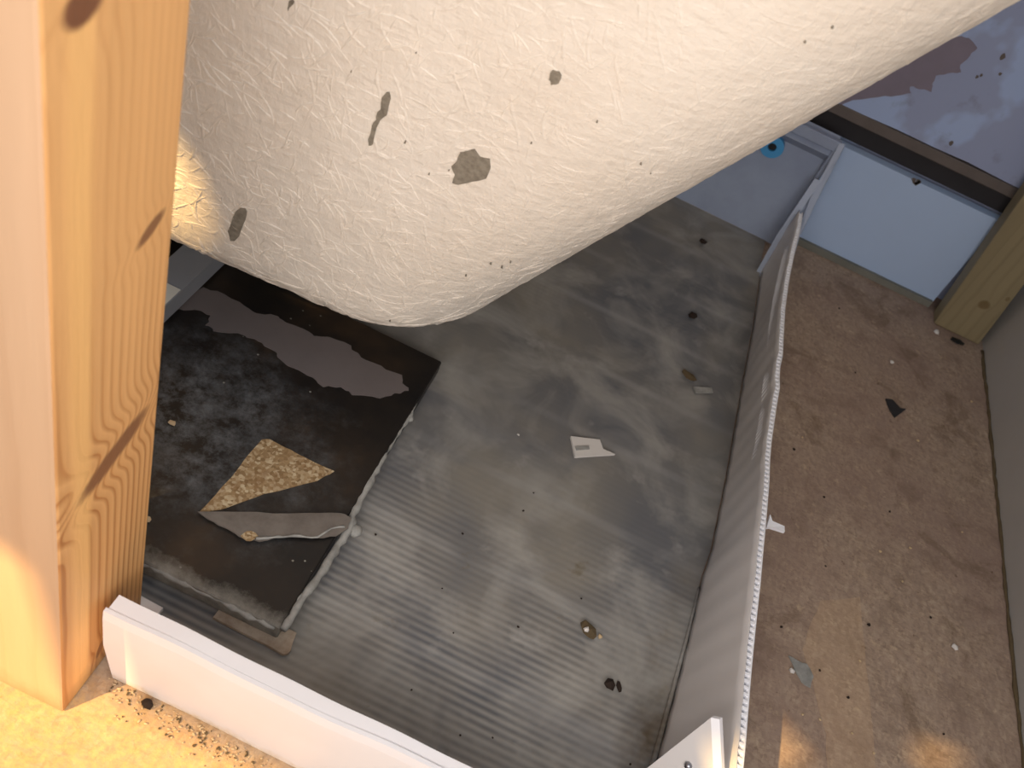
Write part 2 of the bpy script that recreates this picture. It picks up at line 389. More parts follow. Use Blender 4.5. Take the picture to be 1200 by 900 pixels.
# white skirting board leaning on the wall
bm = bmesh.new()
box(bm, 0.243, 0.496, YB - 0.014, YB + 0.004, 0.004, 0.163)
bb = struct(link('baseboard_back', bm, MAT['white_board']))
bm = bmesh.new(); box(bm, 0.262, 0.494, YB - 0.021, YB - 0.0145, 0.0002, 0.0105); link('bottom_edge', bm, MAT['board_edge'], bb)
bm = bmesh.new(); c = at_y(1074, 214, YB - 0.0145)
for k in range(5):
    q = c + Vector((rnd.uniform(-.006, .008), 0, rnd.uniform(-.003, .003)))
    plate(bm, [q + Vector((math.cos(a) * rnd.uniform(.002, .005), 0, math.sin(a) * rnd.uniform(.002, .004))) for a in [j * math.pi / 4 for j in range(8)]], Vector((0, 0.0003, 0)))
link('scuff_mark', bm, MAT['raw_batten'], bb)
# right wall
bm = bmesh.new(); box(bm, XR, XR + 0.12, 0.1, YB + 0.0195, 0.0, 1.6); struct(link('wall_right', bm, MAT['grey_wall']))

bm = bmesh.new()
pp = path([(XR - 0.001, 0.45, 0.0012), (XR - 0.001, 0.8, 0.0012), (XR - 0.0015, 1.25, 0.0012)], 0.012)
tube(bm, [p + Vector((rnd.uniform(-.0015, .0005), 0, 0)) for p in pp], [rnd.uniform(.0014, .0034) for _ in pp], 6, 0.6); struct(link('trim_3', bm, MAT['crumb_brown'], smooth=True))
# ------------------------------------------------------------------ bathtub
BX, BS, BYN, BL, BZ, BR, RC0, RCK, BYAW = -0.0799, 0.5403, 0.5973, 0.2213, 0.114, 0.0389, 0.0975, 0.1165, 3.2537
BLEN, BWID, BTOP = 1.30, 0.50, 0.64
def rrect(x0, x1, y0, y1, r, n=10):
    r = max(0.004, min(r, (x1 - x0) / 2 - 1e-3, (y1 - y0) / 2 - 1e-3)); out = []
    for cx, cy, a0 in ((x1 - r, y0 + r, -90), (x1 - r, y1 - r, 0), (x0 + r, y1 - r, 90), (x0 + r, y0 + r, 180)):
        for k in range(n + 1):
            a = math.radians(a0 + 90 * k / n); out.append((cx + r * math.cos(a), cy + r * math.sin(a)))
    return out
def bath_ring(z, ins, grow=0.0):
    dz = z - BZ; c, s = math.cos(math.radians(BYAW)), math.sin(math.radians(BYAW))
    p = rrect(BX - BLEN + ins - 0.15 * dz - grow, BX + BS * dz - ins * (1 + BS * 0.5) + grow,
              BYN - BL * dz + ins - grow, BYN + BWID + BL * dz - ins + grow, RC0 + RCK * dz - ins * 0.5 + grow * 0.5)
    r = []
    for x, y in p:
        x -= BX; y -= BYN
        r.append(Vector((BX + x * c - y * s, BYN + x * s + y * c, z)))
    return r
tub = thing('bathtub', 'upturned view of a cream glass-fibre bathtub underside with rough strand texture and bare grey spots', 'bathtub', (BX - BLEN / 2, BYN + BWID / 2, 0))
tub['label'] = 'cream glass-fibre bathtub underside with rough strand texture and bare grey spots, above the black board'
TI = Matrix.Translation(-tub.location)
def loft(bm, rings, close_first=True, close_last=False):
    R = [[bm.verts.new(p) for p in r] for r in rings]; n = len(R[0])
    for a, b in zip(R, R[1:]):
        for k in range(n): bm.faces.new((a[k], a[(k + 1) % n], b[(k + 1) % n], b[k]))
    if close_first: bm.faces.new(list(reversed(R[0])))
    if close_last: bm.faces.new(R[-1])
outer = []
for k in range(0, 9):
    a = math.radians(90 * k / 8); outer.append(bath_ring(BZ + BR * (1 - math.cos(a)), BR * (1 - math.sin(a))))
for k in range(1, 25): outer.append(bath_ring(BZ + BR + (BTOP - BZ - BR) * k / 24, 0.0))
inner = []
for k in range(24, 0, -1): inner.append(bath_ring(BZ + BR + (BTOP - BZ - BR) * k / 24, 0.006))
for k in range(8, -1, -1):
    a = math.radians(90 * k / 8); inner.append([p + Vector((0, 0, 0.006)) for p in bath_ring(BZ + BR * (1 - math.cos(a)), 0.004 + BR * (1 - math.sin(a)))])
bm = bmesh.new(); loft(bm, outer + [bath_ring(BTOP, 0, 0.035), bath_ring(BTOP + 0.012, 0, 0.035)] + inner, True, True)
bmesh.ops.recalc_face_normals(bm, faces=bm.faces)
bvh = BVHTree.FromBMesh(bm)
cand = []
for f in bm.faces:
    c = f.calc_center_median()
    if f.normal.z < 0.25 and c.z < BTOP - 0.02 and f.normal.y < 0.35 and f.calc_area() < 0.1:
        # skip the inside skin
        if (bvh.ray_cast(c + f.normal * 0.001, f.normal, 0.35)[0]) is None: cand.append((f.calc_area(), [v.co.copy() for v in f.verts], f.normal.copy()))
bm.transform(TI)
shell = link('shell', bm, MAT['bath'], tub, smooth=True)
# chopped strands standing proud of the resin, in every direction
r2 = random.Random(11)
areas = [c[0] for c in cand]; tot = sum(areas)
bm = bmesh.new()
NS = 20000
for a, vsx, nn in r2.choices(cand, weights=areas, k=NS):
    u, v = r2.random(), r2.random()
    if len(vsx) >= 4: p = vsx[0].lerp(vsx[1], u).lerp(vsx[3].lerp(vsx[2], u), v)
    else: p = vsx[0].copy()
    if p.x < -0.52 or p.y > 1.0: continue
    left = min(1.0, max(0.0, (0.05 - p.x) / 0.3)); low = min(1.0, max(0.0, (0.30 - p.z) / 0.16))
    rel = 0.35 + 0.65 * max(left, low)
    t = Vector((r2.gauss(0, 1), r2.gauss(0, 1), r2.gauss(0, 1.25))); t -= nn * t.dot(nn); t.normalize()
    L = r2.uniform(0.010, 0.034); wv = r2.uniform(0.0009, 0.0019) ; hh = r2.uniform(0.35, 1.0) * 0.0015 * rel
    q = p - t * L * 0.5; rows = []; SEG = 4
    curve = r2.gauss(0, 0.20)
    for i in range(SEG + 1):
        loc, n_, _, _ = bvh.find_nearest(q)
        t = (t - n_ * t.dot(n_)).normalized(); s = t.cross(n_)
        k = math.sin(math.pi * (0.08 + 0.84 * i / SEG))
        rows.append([bm.verts.new(loc + s * wv * k - n_ * 0.0002), bm.verts.new(loc + n_ * hh * k), bm.verts.new(loc - s * wv * k - n_ * 0.0002)])
        t = (t + s * curve).normalized(); q = loc + t * L / SEG
    for A, B in zip(rows, rows[1:]):
        bm.faces.new((A[0], A[1], B[1], B[0])); bm.faces.new((A[1], A[2], B[2], B[1]))
bm.transform(TI)
st = link('glass_fibre_strands', bm, MAT['bath'], tub, smooth=True, recalc=True); st['kind'] = 'stuff'
# bare spots where the coat has come away
def on_bath(px, py, off=0.0011):
    loc, n_, _, _ = bvh.ray_cast(CAM, ray(px, py).normalized(), 4.0)
    return loc + n_ * off
def bare(name, outl, mat, off=0.0011, sub=2, amp=0.0005):
    c = [on_bath(x, y, off) for x, y in outl]; P = []
    n = len(c)
    for i in range(n):
        for k in range(sub):
            p = c[i].lerp(c[(i + 1) % n], k / sub)
            p = p + Vector((r2.uniform(-amp, amp), 0, r2.uniform(-amp, amp)))
            loc, n_, _, _ = bvh.find_nearest(p); P.append(loc + n_ * off)
    bm = bmesh.new(); loc, n_, _, _ = bvh.find_nearest(P[0])
    plate(bm, P, -n_ * (off + 0.0005)); bm.transform(TI)
    return link(name, bm, mat, tub)
bare('bare_spot', [(456, 108), (458, 116), (453, 134), (446, 140), (442, 150), (438, 168), (433, 170), (432, 163), (437, 146), (441, 139), (441, 135), (446, 128), (448, 113), (453, 107)], MAT['bare'])
bare('bare_spot', [(539, 178), (549, 176), (556, 174), (563, 184), (574, 186), (575, 196), (570, 208), (560, 211), (549, 213), (537, 216), (530, 213), (533, 203), (530, 195), (535, 188)], MAT['bare'])
bare('bare_spot', [(282, 243), (288, 244), (290, 252), (285, 264), (281, 276), (276, 282), (270, 281), (268, 270), (272, 258), (276, 248)], MAT['bare'])
bare('bare_spot', [(648, 82), (654, 82), (658, 87), (657, 94), (652, 99), (646, 98), (644, 92), (645, 86)], MAT['bare'])
bare('bare_spot', [(339, 1), (346, 0), (344, 5), (338, 11), (337, 9)], MAT['bare'])
for (x, y, a_) in ((475, 166, 3.4), (503, 203, 2.5), (526, 199, 1.6), (546, 322, 2), (700, 142, 2.4), (751, 191, 2.4), (762, 202, 1.4), (623, 167, 2), (457, 375, 2), (943, 48, 2.5), (975, 31, 3), (575, 308, 2.4), (588, 312, 3), (598, 306, 2.4), (412, 83, 2), (488, 61, 2)):
    a_ *= 0.5; bare('pin_hole', [(x - a_, y + a_ * .5), (x - a_ * .2, y - a_ * 1.0), (x + a_, y - a_ * .8), (x + a_ * .6, y + a_)], MAT['bare'], sub=1, amp=0.0002)

# ------------------------------------------------------------------ plastic liner tray
LX0, LY0, LY1 = -0.62, 0.287, 1.262
liner = thing('plastic_liner_tray', 'grey fluted corrugated plastic sheet folded up into a shallow tray under the bathtub', 'liner', (-0.37, LY0, 0))
LI = Matrix.Translation(-liner.location)
fold = [(893, 300), (882, 382), (869, 450), (850, 559), (832, 647), (822, 675), (807, 740), (785, 825), (765, 900)]
FX = [at_z(x, y, 0.004) for x, y in fold]; FX.sort(key=lambda p: p.y)
def fold_x(y):
    if y <= FX[0].y: return FX[0].x
    for a, b in zip(FX, FX[1:]):
        if y <= b.y: return a.x + (b.x - a.x) * (y - a.y) / (b.y - a.y)
    return FX[-1].x
bm = bmesh.new()                       # floor of the tray: every flute is a low ridge
PITCH = 0.0075; rows = []
y = LY0; NXL = 26
ys = []
while y < LY1: ys.append(y); y += PITCH / 6
for y in ys + [LY1]:
    x1 = fold_x(y); row = []
    for i in range(NXL + 1):
        x0 = -0.183 if y < 0.342 else LX0
        x = x0 + (x1 - x0) * i / NXL
        am = 0.00006 * (0.5 + 0.5 * math.sin(7 * x + 3 * math.sin(5 * y)))
        z = 0.004 + am * math.sin(2 * math.pi * y / PITCH) + 0.0008 * math.sin(9 * x + 1) * math.sin(11 * y)
        row.append(bm.verts.new((x, y, z)))
    rows.append(row)
for A, B in zip(rows, rows[1:]):
    for i in range(NXL): bm.faces.new((A[i], A[i + 1], B[i + 1], B[i]))
bm.transform(LI); link('tray_floor', bm, MAT['liner'], liner, smooth=True)
# side flap (right): two skins with webs between, leaning out
top_px = [(941, 270), (936, 290), (930, 322), (924, 360), (921, 395), (920, 415), (917, 428), (916.5, 440), (917, 452), (914, 470), (911, 492), (908, 512), (905.5, 535), (904, 560), (899, 610), (896, 640), (893, 680), (887, 740), (881, 800), (874, 870), (868, 920)]
TP = [at_z(x - 9, y, 0.1) for x, y in top_px]; TP.sort(key=lambda p: p.y)
def top_x(y):
    if y <= TP[0].y: return TP[0].x
    for a, b in zip(TP, TP[1:]):
        if y <= b.y: return a.x + (b.x - a.x) * (y - a.y) / (b.y - a.y)
    return TP[-1].x
TH = 0.0052
FY0, FY1 = 0.292, 1.20
bm = bmesh.new(); NF = 150; NU = 10
ins, outs = [], []
for j in range(NF + 1):
    y = FY0 + (FY1 - FY0) * j / NF; a = fold_x(y) + 0.001; b = top_x(y); ri, ro = [], []
    for i in range(NU + 1):
        t = i / NU; z = 0.0045 + t * (0.0955 + 0.0015 * math.sin(y * 23))
        x = a + (b - a) * (t ** 1.25) + 0.0012 * math.sin(3.1 * t) * math.sin(y * 17 + 1) + 0.00025 * math.sin(2 * math.pi * y / PITCH)
        ri.append(bm.verts.new((x, y, z))); ro.append(bm.verts.new((x + 0.0007, y, z)))
    ins.append(ri); outs.append(ro)
def skin(bm, I, O):
    for g, rev in ((I, 0), (O, 1)):
        for A, B in zip(g, g[1:]):
            for i in range(len(A) - 1):
                q = (A[i], A[i + 1], B[i + 1], B[i]); bm.faces.new(q if rev else tuple(reversed(q)))
    for k in (0, -1):
        for A, B in zip(zip(I, O), list(zip(I, O))[1:]):
            bm.faces.new((A[0][k], A[1][k], B[1][k], B[0][k]))
    for k in (0, -1):
        for i in range(len(I[0]) - 1): bm.faces.new((I[k][i], I[k][i + 1], O[k][i + 1], O[k][i]))
skin(bm, ins, outs)
tops = [r[-1].co.copy() for r in ins]
bm.transform(LI); sf = link('side_flap', bm, MAT['flap'], liner, smooth=True)
bm = bmesh.new(); ins2, outs2 = [], []
for j in range(NF + 1):
    y = FY0 + (FY1 - FY0) * j / NF; a = fold_x(y) + 0.001 + TH; b = top_x(y) + TH; ri, ro = [], []
    for i in range(NU + 1):
        t = i / NU; z = 0.0045 + t * (0.0955 + 0.0015 * math.sin(y * 23))
        x = a + (b - a) * (t ** 1.25) + 0.0012 * math.sin(3.1 * t) * math.sin(y * 17 + 1)
        ri.append(bm.verts.new((x, y, z))); ro.append(bm.verts.new((x + 0.0008, y, z)))
    ins2.append(ri); outs2.append(ro)
skin(bm, ins2, outs2); bm.transform(LI); link('outer_skin', bm, MAT['web'], liner, smooth=True)
bm = bmesh.new(); y = FY0 + 0.003
while y < FY1 - 0.003:
    j = (y - FY0) / (FY1 - FY0) * NF; i = int(j); p = tops[i].lerp(tops[min(i + 1, NF)], j - i)
    box(bm, p.x + 0.0007, p.x + TH, y - 0.0011, y + 0.0011, p.z - 0.03, p.z - 0.0003); y += PITCH * 0.82
bm.transform(LI); wbs = link('flute_webs', bm, MAT['web'], liner); wbs['kind'] = 'stuff'
bm = bmesh.new(); a = at_z(897, 612, 0.062); b = at_z(919, 620, 0.062)
plate(bm, [a + Vector((0.002, 0.009, 0.004)), a + Vector((0.006, 0.004, 0.002)), b + Vector((0, 0.004, 0)), b + Vector((0.001, -0.003, 0)), a + Vector((0.006, -0.003, 0)), a + Vector((0.002, -0.006, 0))], Vector((0, 0, -0.003)))
bm.transform(LI); link('torn_tab', bm, MAT['web'], liner)
# back flap with a bent lip along its top
bm = bmesh.new(); prof = [(LY1, 0.003), (LY1 + 0.002, 0.06), (LY1 + 0.006, 0.15), (LY1 - 0.012, 0.165), (LY1 - 0.006, 0.172), (LY1 + 0.014, 0.186), (LY1 + 0.017, 0.184), (LY1 + 0.0105, 0.15), (LY1 + 0.006, 0.06), (LY1 + 0.004, 0.003)]
for x0, x1 in ((-0.62, 0.238),):
    A = [bm.verts.new((x0, y, z)) for y, z in prof]; B = [bm.verts.new((x1, y, z)) for y, z in prof]; n = len(prof)
    for i in range(n): bm.faces.new((A[i], A[(i + 1) % n], B[(i + 1) % n], B[i]))
    bm.faces.new(A); bm.faces.new(list(reversed(B)))
bm.transform(LI); link('back_flap', bm, MAT['back_flap'], liner)
bm = bmesh.new(); box(bm, -0.62, 0.240, LY1 - 0.013, LY1 - 0.005, 0.1735, 0.1885); box(bm, 0.2335, 0.240, LY1 - 0.012, LY1 - 0.005, 0.03, 0.1735); bevel(bm, 0.001, 1)
bm.transform(LI); link('flap_lip', bm, MAT['back_flap'], liner)
# folded gusset in the far corner: a free sheet edge and its return
def sheet(name, pts, mat, th=0.003):
    P = [Vector(p) for p in pts]; n = (P[1] - P[0]).cross(P[2] - P[0]).normalized()
    bm = bmesh.new(); plate(bm, P, n * th); bm.transform(LI); return link(name, bm, mat, liner)
sheet('corner_gusset', [at_y(881, 328, 1.17), at_y(889, 328, 1.17), at_y(918, 279, 1.195), at_y(962, 212, 1.23), at_y(955, 209, 1.23), at_y(910, 276, 1.195)], MAT['back_flap'], 0.002)
sheet('corner_fold', [at_y(933, 276, 1.205), at_y(939, 274, 1.205), at_y(957, 236, 1.222), at_y(991, 169, 1.25), at_y(984, 168, 1.25), at_y(950, 232, 1.222)], MAT['back_flap'], 0.002)
sheet('corner_web', [at_y(889, 328, 1.178), at_y(931, 298, 1.2), at_y(947, 241, 1.227), at_y(956, 218, 1.237), at_y(918, 280, 1.205)], MAT['back_flap'], 0.0012)

bm = bmesh.new(); pp = path([Vector((fold_x(0.40) - 0.0015, 0.40, 0.0055)), Vector((fold_x(0.47) - 0.001, 0.47, 0.0055)), Vector((fold_x(0.545) - 0.0005, 0.545, 0.0055)), Vector((fold_x(0.60), 0.60, 0.005))], 0.006)
tube(bm, pp, [0.0026 * (1 - 0.6 * i / len(pp)) * rnd.uniform(.93, 1.07) for i in range(len(pp))], 8, 0.7); bm.transform(LI); link('fold_lip', bm, MAT['liner'], liner, smooth=True)
# front flap, cut square against the post
bm = bmesh.new()
NXF = 60; prof = []
I, O = [], []
for i in range(NXF + 1):
    t = i / NXF; x = -0.1845 + t * 0.43
    tp = 0.0965 - 0.004 * t + 0.0008 * math.sin(31 * x) + 0.0006 * math.sin(83 * x)
    lean = -0.002 + 0.002 * math.sin(9 * x)
    xs = x + (0.006 if i == 0 else 0)
    I.append([bm.verts.new((x + (0.009 * max(0, 1 - 3 * z / tp) if i == 0 else 0), 0.2865 + lean * z / tp + 0.0005 * math.sin(40 * x), z)) for z in (0.0005, tp * .15, tp * .5, tp * .9, tp)])
    O.append([bm.verts.new((x + (0.009 * max(0, 1 - 3 * z / tp) if i == 0 else 0), 0.2865 - 0.0042 + lean * z / tp + (0.001 if z == tp else 0) + 0.0004 * math.sin(40 * x), z)) for z in (0.0005, tp * .15, tp * .5, tp * .9, tp)])
skin(bm, I, O); bm.transform(LI); ff = link('front_flap', bm, MAT['pvc_front'], liner, smooth=False)
bm = bmesh.new()                        # second layer behind, a little lower, so the top reads double
I, O = [], []
for i in range(NXF + 1):
    t = i / NXF; x = -0.183 + t * 0.428; tp = 0.0965 - 0.004 * t + 0.0008 * math.sin(31 * x) + 0.0006 * math.sin(83 * x) - 0.0012 * (0.5 + 0.5 * math.sin(19 * x))
    I.append([bm.verts.new((x, 0.2945 + 0.0008 * math.sin(13 * x), z)) for z in (0.005, tp * .5, tp)])
    O.append([bm.verts.new((x, 0.2867 + (-0.002 + 0.002 * math.sin(9 * x)) * z / tp + 0.0005 * math.sin(40 * x), z)) for z in (0.005, tp * .5, tp)])
skin(bm, I, O); bm.transform(LI); link('flap_backing', bm, MAT['pvc_front'], liner)
# torn corner tab at the near right, with its cut edge and a screw
P1 = at_y(833, 841, 0.388); P2 = at_x(836, 905, 0.240); P3 = at_y(752, 905, 0.372)
nrm = (P2 - P1).cross(P3 - P1).normalized()
if nrm.y > 0: nrm = -nrm
ptl = [P1, P2, Vector((P2.x - 0.004, P2.y - 0.01, 0.0052)), Vector((P3.x, P3.y - 0.004, 0.0052)), P3]
bm = bmesh.new(); plate(bm, ptl, -nrm * 0.0012); bm.transform(LI); link('corner_tab', bm, MAT['flap'], liner)
bm = bmesh.new(); rr_ = Vector((0.0062, 0.0015, 0.0008)); plate(bm, [P1, P1 + rr_, P2 + rr_, P2], -nrm * 0.004)
bm.transform(LI); link('cut_edge', bm, MAT['pvc'], liner)
sc_ = at_plane(807, 897, P1, nrm)
bm = bmesh.new(); bmesh.ops.create_uvsphere(bm, u_segments=12, v_segments=8, radius=0.0032)
bm.transform(LI @ Matrix.Translation(sc_ + nrm * 0.0004)); link('screw_head', bm, MAT['metal'], liner, smooth=True)

# ------------------------------------------------------------------ black board under the bath
BZT = 0.026
board = thing('base_board', 'black faced chipboard base board with pale mould and torn facing on the grey liner', 'board', (-0.36, 0.362, 0))
DI = Matrix.Translation(-board.location)
bm = bmesh.new(); c = [at_z(513, 421, BZT), at_z(328, 736, BZT)]
box(bm, -0.52, c[1].x, c[1].y, c[0].y, 0.0085, BZT)
bmesh.ops.subdivide_edges(bm, edges=bm.edges[:], cuts=14, use_grid_fill=True)
bevel(bm, 0.0012, 1); bm.transform(DI); link('panel', bm, MAT['board'], board)
BE = c[1].x; BY0 = c[1].y
worn = [(186, 372), (204, 359), (238, 337), (264, 345), (287, 359), (302, 367), (325, 370), (337, 378), (363, 389), (372, 395), (388, 395), (410, 405), (423, 419), (445, 429), (470, 440), (472, 448), (480, 457), (464, 461), (447, 467), (413, 462), (401, 454), (378, 452), (367, 443), (344, 432), (328, 421), (323, 411), (312, 405), (296, 397), (280, 391), (252, 388), (242, 381), (247, 369), (230, 363), (211, 363)]
bm = bmesh.new(); plate(bm, ragged([at_z(x, y, BZT + 0.0007) for x, y in worn], 0.0015, 3), Vector((0, 0, -0.0006))); bm.transform(DI)
link('worn_patch', bm, MAT['worn'], board)
tri = [(233, 601), (270, 560), (306, 515), (316, 515), (350, 532), (391, 552), (372, 563), (310, 579), (262, 596)]
bm = bmesh.new(); plate(bm, ragged([at_z(x, y, BZT + 0.0009) for x, y in tri], 0.0006, 4), Vector((0, 0, -0.0008))); bm.transform(DI)
link('bare_chipboard', bm, MAT['exposed'], board)
film = [(232, 600), (300, 600), (360, 602), (400, 601), (412, 607), (408, 619), (395, 628), (372, 630), (330, 628), (304, 634), (286, 631), (270, 621), (250, 611)]
bm = bmesh.new(); plate(bm, ragged([at_z(x, y, BZT + 0.0030) for x, y in film], 0.0007, 3), Vector((0, 0, -0.0012))); bm.transform(DI)
link('peeled_strip', bm, MAT['film'], board)
bm = bmesh.new(); pp = path([at_z(x, y, BZT + 0.0032) for x, y in ((300, 631), (345, 628), (372, 630), (388, 619), (404, 617))], 0.004)
tube(bm, [p + Vector((0, rnd.uniform(-.0005, .0005), 0)) for p in pp], [rnd.uniform(.0006, .0015) for _ in pp], 7); bm.transform(DI)
link('torn_lip', bm, MAT['mastic'], board, smooth=True)
bm = bmesh.new(); plate(bm, [at_z(292 + 9 * math.cos(a) * rnd.uniform(.8, 1.2), 628 + 6 * math.sin(a), BZT + 0.0036) for a in [k * .628 for k in range(10)]], Vector((0, 0, -0.0005))); bm.transform(DI)
link('rusty_chip', bm, MAT['exposed'], board)
# mastic along the right edge, lumpy, and dusty crust on the near edge
bm = bmesh.new()
pp = path([at_z(x, y, BZT - 0.003) for x, y in ((508, 432), (497, 452), (481, 486), (470, 502), (452, 530), (440, 552), (425, 580), (413, 604), (408, 622), (396, 640), (378, 668), (362, 692), (342, 722), (332, 738))], 0.006)
rad = []
for i, p in enumerate(pp):
    t = i / len(pp); rad.append((0.0010 + 0.0023 * min(1, t * 2.2)) * rnd.uniform(0.75, 1.2))
tube(bm, [p + Vector((rnd.uniform(-.0008, .0008), 0, 0)) for p in pp], rad, 8); bm.transform(DI); link('mastic_bead', bm, MAT['mastic'], board, smooth=True)
for (x, y, r_) in ((410, 612, .0058), (417, 622, .0055), (480, 490, .0042), (350, 702, .0048)):
    bm = bmesh.new(); bmesh.ops.create_icosphere(bm, subdivisions=2, radius=r_, matrix=Matrix.Translation(at_z(x, y, BZT - 0.004)) @ Matrix.Diagonal((1, 1.2, .7, 1)))
    for v in bm.verts: v.co += Vector((rnd.uniform(-.0005, .0005), rnd.uniform(-.0005, .0005), rnd.uniform(-.0005, .0005)))
    bm.transform(DI); link('mastic_lump', bm, MAT['mastic'], board, smooth=True)
bm = bmesh.new()
pp = path([(-0.40, BY0 + 0.001, BZT - 0.004), (-0.2, BY0 + 0.001, BZT - 0.004), (BE - 0.004, BY0, BZT - 0.004)], 0.005)
tube(bm, [p + Vector((0, rnd.uniform(-.0008, .0006), rnd.uniform(-.001, .001))) for p in pp], [rnd.uniform(.0012, .0034) for _ in pp], 8); bm.transform(DI)
link('dust_crust', bm, MAT['mastic'], board, smooth=True)

# wooden packer under the near corner of the board
a = at_z(292, 740, 0.0075); b = at_z(338, 768, 0.0075)
bm = bmesh.new(); plate(bm, ragged([Vector((a.x - .03, BY0 + 0.012, .0082)), Vector((b.x - .004, BY0 + 0.012, .0082)), Vector((b.x, b.y + .004, .0082)), Vector((b.x - 0.003, b.y - .001, .0082)), Vector((a.x, a.y - .004, .0082)), Vector((a.x - .03, a.y - .003, .0082))], 0.0007, 2), Vector((0, 0, -0.0030)))
o = link('wood_packer', bm, MAT['packer']); recenter(o, (b.x - .02, BY0, 0.005)); tag(o, 'thin damp wooden packer under the near corner of the black board', 'packer')

# white plastic offcut lying behind the post
q = [at_z(x, y, 0.010) for x, y in ((150, 690), (163, 696), (192, 712), (184, 721), (181, 728), (150, 712))]
bm = bmesh.new(); plate(bm, q, Vector((0, 0, -0.005))); bevel(bm, 0.0006, 1)
o = link('plastic_offcut', bm, MAT['pvc']); recenter(o, q[2]); tag(o, 'small white plastic offcut on the liner behind the pine post', 'offcut')

# cradle rail carrying the bath
rail = thing('cradle_rail', 'grey white steel cradle rail crossing the black board below the bathtub', 'rail', (-0.345, 0.58, 0.03))
RI = Matrix.Translation(-rail.location)
ra, rb = at_z(196, 345, 0.052), at_z(244, 300, 0.052)
dr = (rb - ra); dr.z = 0; dr.normalize(); sr = Vector((dr.y, -dr.x, 0))
ra = ra - dr * 0.02; rb = ra + dr * 0.34
bm = bmesh.new()
E0 = at_z(185, 367, 0.052); hw = abs((E0 - ra).dot(sr))
def rail_box(bm, s0, s1, z0, z1, l0=0.0, l1=0.34):
    base = E0 - dr * ((E0 - ra).dot(dr))
    v = [base + dr * l + sr * s + Vector((0, 0, z)) for l in (l0, l1) for s in (s0, s1) for z in (z0 - 0.052, z1 - 0.052)]
    vv = [bm.verts.new(p) for p in v]
    for f in ((0, 1, 3, 2), (4, 6, 7, 5), (0, 4, 5, 1), (2, 3, 7, 6), (0, 2, 6, 4), (1, 5, 7, 3)): bm.faces.new([vv[i] for i in f])
rail_box(bm, -0.034, 0.0, 0.049, 0.052); rail_box(bm, -0.003, 0.0, 0.030, 0.0488); rail_box(bm, -0.034, -0.031, 0.030, 0.0488)
bm.transform(RI); link('channel', bm, MAT['rail'], rail)
bm = bmesh.new(); rail_box(bm, -0.033, -0.001, 0.0522, 0.0532, -0.02, 0.032); bm.transform(RI); link('sun_patch', bm, MAT['rail_sun_patch'], rail)  # sun patch on the rail top, put in as a thin cream slab

# blue pipe cap on the far flap
c = at_y(905, 172, LY1 - 0.006)
cap = thing('pipe_cap', 'round blue plastic pipe cap with dark centre on the far liner flap', 'cap', c)
bm = bmesh.new()
def ring(bm, r0, r1, y0, y1, n=28):
    loops = [[bm.verts.new((math.cos(a) * r, y, math.sin(a) * r)) for a in [2 * math.pi * k / n for k in range(n)]] for r, y in ((r1, y1), (r1, y0), (r0, y0), (r0, y1))]
    for i in range(4):
        A, B = loops[i], loops[(i + 1) % 4]
        for k in range(n): bm.faces.new((A[k], A[(k + 1) % n], B[(k + 1) % n], B[k]))
ring(bm, 0.006, 0.016, -0.002, 0.007); link('rim', bm, MAT['blue'], cap)
bm = bmesh.new(); bmesh.ops.create_cone(bm, cap_ends=True, segments=24, radius1=0.0058, radius2=0.0058, depth=0.004, matrix=Matrix.Translation((0, 0.004, 0)) @ Matrix.Rotation(math.pi / 2, 4, 'X'))
link('centre', bm, MAT['black'], cap)

# ------------------------------------------------------------------ timbers
PX1, PY0, PY1 = -0.191, 0.2455, 0.337
kn = []
a, b = at_x(173, 478, PX1), at_x(92, 590, PX1); mid = (a + b) / 2; dv = b - a
kn.append((mid.y - PY0, mid.z, dv.length * 0.66, 0.0115, math.atan2((a - b).z, (a - b).y), 1.0))
c = at_x(177, 268, PX1); kn.append((c.y - PY0, c.z, 0.016, 0.0055, 0.45, 1.0))
c = at_x(98, 6, PX1); kn.append((c.y - PY0, c.z, 0.016, 0.010, 0.3, 1.2))
c = at_x(117, 760, PX1); kn.append((c.y - PY0, c.z, 0.013, 0.0045, 1.2, 0.8))
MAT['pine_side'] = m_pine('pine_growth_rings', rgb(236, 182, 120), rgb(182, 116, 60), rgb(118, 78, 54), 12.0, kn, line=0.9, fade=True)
MAT['pine_face'] = m_pine('pine_pale_face', rgb(196, 163, 132), rgb(178, 140, 108), rgb(150, 112, 86), 4.0, [], axis=0, width=0.095, power=1.0, line=0.35)
bm = bmesh.new(); box(bm, 0, 0.095, 0, PY1 - PY0, 0.0006, 0.62); bevel(bm, 0.0022, 2)
bmesh.ops.recalc_face_normals(bm, faces=bm.faces)
bm.faces.ensure_lookup_table()
for f in bm.faces: f.material_index = 0 if f.normal.x > 0.6 else 1
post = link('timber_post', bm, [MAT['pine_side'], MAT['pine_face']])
post.location = (PX1 - 0.095, PY0, 0)
tag(post, 'planed pine timber post with long slanting knot, standing at the left in the sun', 'post')

# green treated stud in the far right corner
MAT['treated'] = m_pine('treated_timber', rgb(138, 126, 98), rgb(112, 100, 76), rgb(92, 74, 46), 5.0, [(0.038, 0.062, 0.011, 0.010, 0, 0.9), (0.058, 0.085, 0.004, 0.005, 0, 0.7)], axis=0, width=0.078, power=1.0, line=0.5, stain=False, bend=2.0)
bm = bmesh.new(); s0, s1 = at_z(1092, 372, 0), at_z(1147, 395, 0)
box(bm, 0, 0.073, 0, 0.032, 0.0006, 1.0); bevel(bm, 0.0025, 2)
for v in bm.verts: v.co.x -= 0.10 * v.co.z
stud = link('treated_stud', bm, MAT['treated']); stud.location = (0.502, 1.262, 0)
tag(stud, 'green treated timber stud standing in the far right corner beside the white skirting', 'stud')

